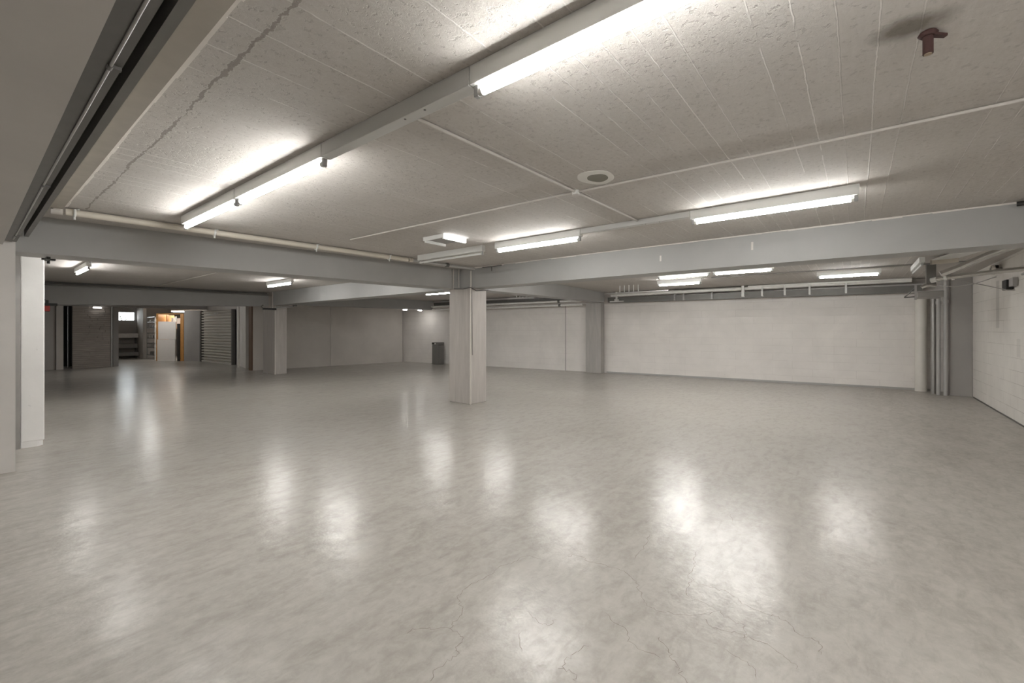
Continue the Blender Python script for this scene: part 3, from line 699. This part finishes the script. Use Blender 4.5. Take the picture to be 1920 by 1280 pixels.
# upright pipes
def upright(x, y, r, z1, label, mat, coll):
    t = thing('vertical_pipe', label, 'pipe', (x, y, 0), 'upright pipes beside the corner pier')
    obj('pipe', MB().tube([(x, y, 0), (x, y, z1)], r, 16), M[mat], t)
    for z in coll: obj('coupling', MB().tube([(x, y, z), (x, y, z + .07)], r + .01, 16), M[mat], t)
upright(13.93, -1.185, .108, 2.20, 'fattest off-white pipe of the uprights by the corner pier', 'pipe_white', (2.08,))
upright(13.56, -1.36, .045, 2.26, 'short grey pipe next to the fat off-white pipe', 'dull_galv', (2.1,))
upright(13.38, -1.42, .036, 2.28, 'slim pale pipe second from the corner pier', 'pipe_grey', (2.0,))
upright(13.33, -1.53, .036, CZ - .002, 'tallest slim pale pipe, touching the corner pier', 'pipe_grey', (2.02,))
wires('thin cables sagging between the bright level pipe and the right block wall', [
    [(9.3, -.98, 2.12), (9.2, -1.15, 2.085), (9.1, -1.35, 2.11), (9.05, -1.55, 2.19)],
    [(9.1, -1.22, 2.15), (9.2, -1.45, 2.09), (9.6, -1.75, 2.03), (10.2, -1.94, 2.06)]], .006, 'pipe_grey', 'cable', 'cable')
sb = thing('socket_box', 'black open box fixed high on the right block wall', 'box', (10.35, -1.9, 2.1))
obj('box_body', MB().bbox(10.28, 10.52, -1.948, -1.86, 2.08, 2.24, .01), M['black'], sb)
obj('cover', MB().box(10.05, 10.27, -1.945, -1.89, 2.12, 2.25), M['pipe_grey'], sb)
vv = thing('valve', 'round pale valve with a black knob high on the right block wall', 'valve', (11.0, -1.88, 2.46))
obj('wheel', MB().tube([(11.0, -1.82, 2.47), (11.0, -1.86, 2.47)], .085, 18), M['pipe_white'], vv)
obj('hub', MB().tube([(11.0, -1.80, 2.47), (11.0, -1.948, 2.47)], .03, 12), M['pipe_grey'], vv)
obj('knob', MB().bbox(11.1, 11.22, -1.93, -1.85, 2.46, 2.56, .01), M['black'], vv)

# ------------------------------------------------------------------ litter bin
bn = thing('litter_bin', 'dark grey litter bin against the far wall in the dim corner', 'bin', (12.28, 13.64, 0))
obj('bin_body', MB().bbox(12.10, 12.42, 13.44, 13.84, 0, .80, .02), M['bin'], bn)
obj('lid', MB().bbox(12.095, 12.425, 13.435, 13.845, .802, .91, .02), M['bin'], bn)
obj('slot', MB().box(12.088, 12.096, 13.68, 13.82, .83, .885), M['black'], bn)
o = obj('sticker', MB().box(12.086, 12.0945, 13.60, 13.66, .825, .885), M['white_metal'], bn); o['label'] = 'small white sticker'
for i, (x, lab) in enumerate(((11.15, 'left one of two tiny round lamps under the rear beam'), (11.85, 'right one of two tiny round lamps under the rear beam'))):
    t = thing('bulkhead_lamp', lab, 'light', (x, 14.38 - (i * .08), 2.27), 'tiny round lamps under the rear beam')
    obj('base', MB().disc((x, 14.38 - i * .08), .11, .11, 2.245, 2.269, 20), M['mid_grey'], t)
    obj('lens', MB().disc((x, 14.38 - i * .08), .085, .085, 2.22, 2.244, 20), M['lamp_small'], t)

# ------------------------------------------------------------------ roller shutter
rs = thing('roller_shutter', 'closed steel roller shutter with horizontal slats behind the slim column', 'shutter', (6.8, 21.5, 0))
A, B = Vector((6.735, 23.2, 0)), Vector((6.875, 19.8, 0))
dv = (B - A).normalized(); nv = Vector((-abs(dv.y), -dv.x if dv.y < 0 else dv.x, 0)).normalized()
nv = Vector((dv.y, -dv.x, 0));  nv = nv if nv.x < 0 else -nv
cu = MB(); prof = []
nsl = 19; hh = 2.26 / nsl
for i in range(nsl):
    for (fz, d) in ((.0, -.03), (.06, .03), (.16, .062), (.48, .066), (.58, .03), (.62, -.03)):
        prof.append((i * hh + fz * hh, d))
prof.append((2.26, 0))
vs = []; fs = []
for (z, d) in prof:
    for e in (A + dv * .1, B - dv * .1):
        q = e + nv * (.02 + d); vs.append((q.x, q.y, z))
for i in range(len(prof) - 1): fs.append([2 * i, 2 * i + 1, 2 * i + 3, 2 * i + 2])
cu.add(vs, fs)
obj('curtain', cu, M['shutter'], rs)
for e, s2 in ((A, 1), (B, -1)):
    a = e; b = e + dv * .1 * s2
    obj('guide_rail', MB().prism([(a + nv * .125).to_2d(), (b + nv * .125).to_2d(), (b - nv * .0).to_2d(), (a - nv * .0).to_2d()], 0, 2.265), M['steel'], rs)
obj('bottom_rail', MB().prism([(A + dv * .11 + nv * .07).to_2d(), (B - dv * .11 + nv * .07).to_2d(), (B - dv * .11 + nv * .055).to_2d(), (A + dv * .11 + nv * .055).to_2d()], 0, .07), M['pale_wall'], rs)
pc = A.lerp(B, .42) + nv * .06
for k in range(2):
    c = pc + dv * (.28 * k)
    o = obj('plate', MB().prism([(c).to_2d(), (c + dv * .16).to_2d(), (c + dv * .16 + nv * .004).to_2d(), (c + nv * .004).to_2d()], 2.10, 2.17), M['white_metal'], rs); o['label'] = 'small pale plate'
wires('pale drain pipe on the wall beside the roller shutter', [[(6.55, 18.55, 1.55), (6.55, 18.55, 2.3)], [(6.46, 18.3, 0), (6.46, 18.3, 1.5), (6.50, 18.4, 1.62)]], .04, 'pipe_white', 'pipe', 'pipe')

# ------------------------------------------------------------------ weathered board panel and dark gap
bp = thing('board_partition', 'weathered grey horizontal board partition between the dark gap and the lit passage', 'partition', (3.05, 22.6, 0))
pk = MB()
for i in range(31):
    z = i * .0745
    x = 2.49
    while x < 3.52:
        ln = min(.25 + R.random() * .5, 3.53 - x); dd = R.uniform(0, .018)
        pk.box(x, x + ln - .004, 22.55 - dd, 22.62, z + .004, z + .0705); x += ln
obj('boards', pk, M['slats'], bp)
obj('post', MB().box(3.535, 3.58, 22.52, 22.64, 0, 2.305), M['dull_galv'], bp)
obj('backing', MB().box(2.48, 3.53, 22.63, 22.66, 0, 2.30), M['steel'], bp)
tag(obj('door_post', MB().box(2.40, 2.425, 22.9, 22.95, 0, 2.3), M['bin'], None, (2.41, 22.9, 0)), 'thin post inside the dark gap beside the board partition', 'post')
lt = thing('bulkhead_lamp', 'small bright lamp in front of the top of the board partition', 'light', (3.12, 22.45, 2.3))
obj('lens', MB().bbox(3.02, 3.26, 22.43, 22.47, 2.24, 2.275, .008), M['lamp_strip'], lt)
obj('base', MB().box(3.02, 3.24, 22.471, 22.52, 2.23, 2.33), M['mid_grey'], lt)

# ------------------------------------------------------------------ storage passage
sh = thing('storage_bench', 'low shelving with one pale board below the high window', 'shelf', (5.0, 28.6, 0))
for z0, z1, y0, mt in ((1.02, 1.24, 28.45, 'cloth'), (.50, .72, 28.6, 'mid_grey'), (.12, .30, 28.35, 'mid_grey')):
    o = obj('shelf_board', MB().bbox(4.0, 5.50, y0, 28.95, z0, z1, .02), M[mt], sh)
    if mt == 'cloth': o['label'] = 'pale fabric-covered board'
for x in (4.0, 5.44): obj('leg', MB().box(x, x + .05, 28.90, 28.96, 0, 1.02), M['steel'], sh)
for x in (4.0, 5.44): obj('leg', MB().box(x, x + .05, 28.38, 28.43, 0, .12), M['steel'], sh)
# open metal rack with stored things
rk = thing('metal_rack', 'open metal rack full of pale odds and ends beside the plywood wardrobe', 'rack', (5.9, 26.8, 0))
for x, y in ((5.66, 26.12), (5.66, 27.5), (6.1, 26.12), (6.1, 27.5)):
    obj('post', MB().box(x - .02, x + .02, y - .02, y + .02, 0, 2.06), M['pipe_grey'], rk)
for z in (.18, .55, .75, 1.0, 1.25, 1.5, 1.78, 2.02):
    obj('shelf', MB().box(5.64, 6.12, 26.1, 27.52, z, z + .03), M['dull_galv'], rk)
gi = 0
for z in (.21, .58, 1.03, 1.53, 1.81):
    y = 26.2
    while y < 27.35:
        wy = R.uniform(.14, .3); hz = R.uniform(.1, .16)
        tag(obj('carton', MB().bbox(5.70, 6.02, y, y + wy, z + .001, z + hz, .006), M[R.choice(['white_board', 'cloth', 'mid_grey'])], None, (5.86, y + wy / 2, z)),
            'small carton on the open metal rack', 'carton', 'cartons on the metal rack'); y += wy + R.uniform(.04, .16); gi += 1
# plywood wardrobe
WO = Vector((5.47, 25.06, 0)); wu = Vector((.621, -.784, 0)); wv = Vector((.784, .621, 0))
def wp(u0, u1, v0, v1): return [tuple((WO + wu * u + wv * v).to_2d()) for u, v in ((u0, v0), (u1, v0), (u1, v1), (u0, v1))]
wd = thing('plywood_wardrobe', 'orange plywood wardrobe with a lit open top behind the white panel', 'wardrobe', tuple(WO))
obj('side_board', MB().prism(wp(.0, .09, 0, .62), 0, 2.13), M['ply'], wd)
obj('side_board', MB().prism(wp(1.10, 1.25, 0, .62), 0, 2.13), M['ply'], wd)
obj('shelf', MB().prism(wp(.095, 1.095, .1, .62), 1.45, 1.48), M['ply'], wd)
obj('top_rail', MB().prism(wp(.0, 1.25, 0, .05), 2.131, 2.17), M['ply'], wd)
obj('divider', MB().prism(wp(.33, .36, .15, .6), 1.481, 2.10), M['ply'], wd)
for k, (u, w_, h, mt) in enumerate(((.45, .1, .5, 'cloth'), (.60, .05, .56, 'white_board'), (.72, .14, .48, 'white_board'), (.93, .08, .52, 'mid_grey'))):
    tag(obj('board_offcut', MB().prism(wp(u, u + w_, .3, .36), 1.481, 1.481 + h), M[mt], None, tuple((WO + wu * u + wv * .33) + Vector((0, 0, 1.481)))),
        'upright board offcut stored in the top of the plywood wardrobe', 'board', 'offcuts in the plywood wardrobe')
wpn = thing('white_panel', 'tall white two-part panel leaning on the orange plywood wardrobe', 'panel', tuple(WO + wu * .5 - wv * .06))
obj('lower_half', MB().prism(wp(.12, .93, -.09, -.05), 0, .985), M['white_board'], wpn)
obj('upper_half', MB().prism(wp(.15, .95, -.08, -.04), .995, 1.80), M['white_board'], wpn)
ld = thing('gap_shade_strip', 'black strip as the shaded gap between the white panel and the wardrobe side', 'board', tuple(WO + wu * 1.0))
obj('board', MB().prism(wp(.97, 1.09, -.02, .02), 0, 1.70), M['black'], ld)  # black strip put in as the shade of an open gap
sl = thing('fluorescent_light', 'bright lamp hanging inside the plywood wardrobe niche', 'light', tuple(WO + wu * .65 + wv * .9 + Vector((0, 0, 2.3))))
obj('diffuser', MB().prism(wp(.15, 1.15, .7, 1.1), 2.27, 2.30), M['lamp_store'], sl)
obj('housing', MB().prism(wp(.13, 1.17, .68, 1.12), 2.301, 2.36), M['white_metal'], sl)
obj('rod', MB().prism(wp(.64, .66, .89, .91), 2.361, CZ - .001), M['steel'], sl)

# ------------------------------------------------------------------ camera, world, render look
cam = bpy.data.cameras.new('camera'); co = bpy.data.objects.new('camera', cam); link(co)
co.location = (0, 0, EYE); co.rotation_euler = (math.pi / 2, 0, YAW - math.pi / 2)
cam.sensor_fit = 'HORIZONTAL'; cam.sensor_width = 36.; cam.lens = 36. * F_ / 1920.
cam.shift_x = 0.; cam.shift_y = -(640. - CY_) / 1920.; cam.clip_start = .02; cam.clip_end = 100
S.camera = co
wl = bpy.data.worlds.new('daylight'); S.world = wl; wl.use_nodes = True
bg = wl.node_tree.nodes['Background']; bg.inputs[0].default_value = (.93, .97, 1., 1); bg.inputs[1].default_value = 3.
S.view_settings.view_transform = 'Standard'; S.view_settings.look = 'None'
S.view_settings.exposure = 1.75; S.view_settings.gamma = 1.; S.view_settings.use_curve_mapping = False
S.cycles.max_bounces = 12; S.cycles.diffuse_bounces = 8; S.cycles.glossy_bounces = 4
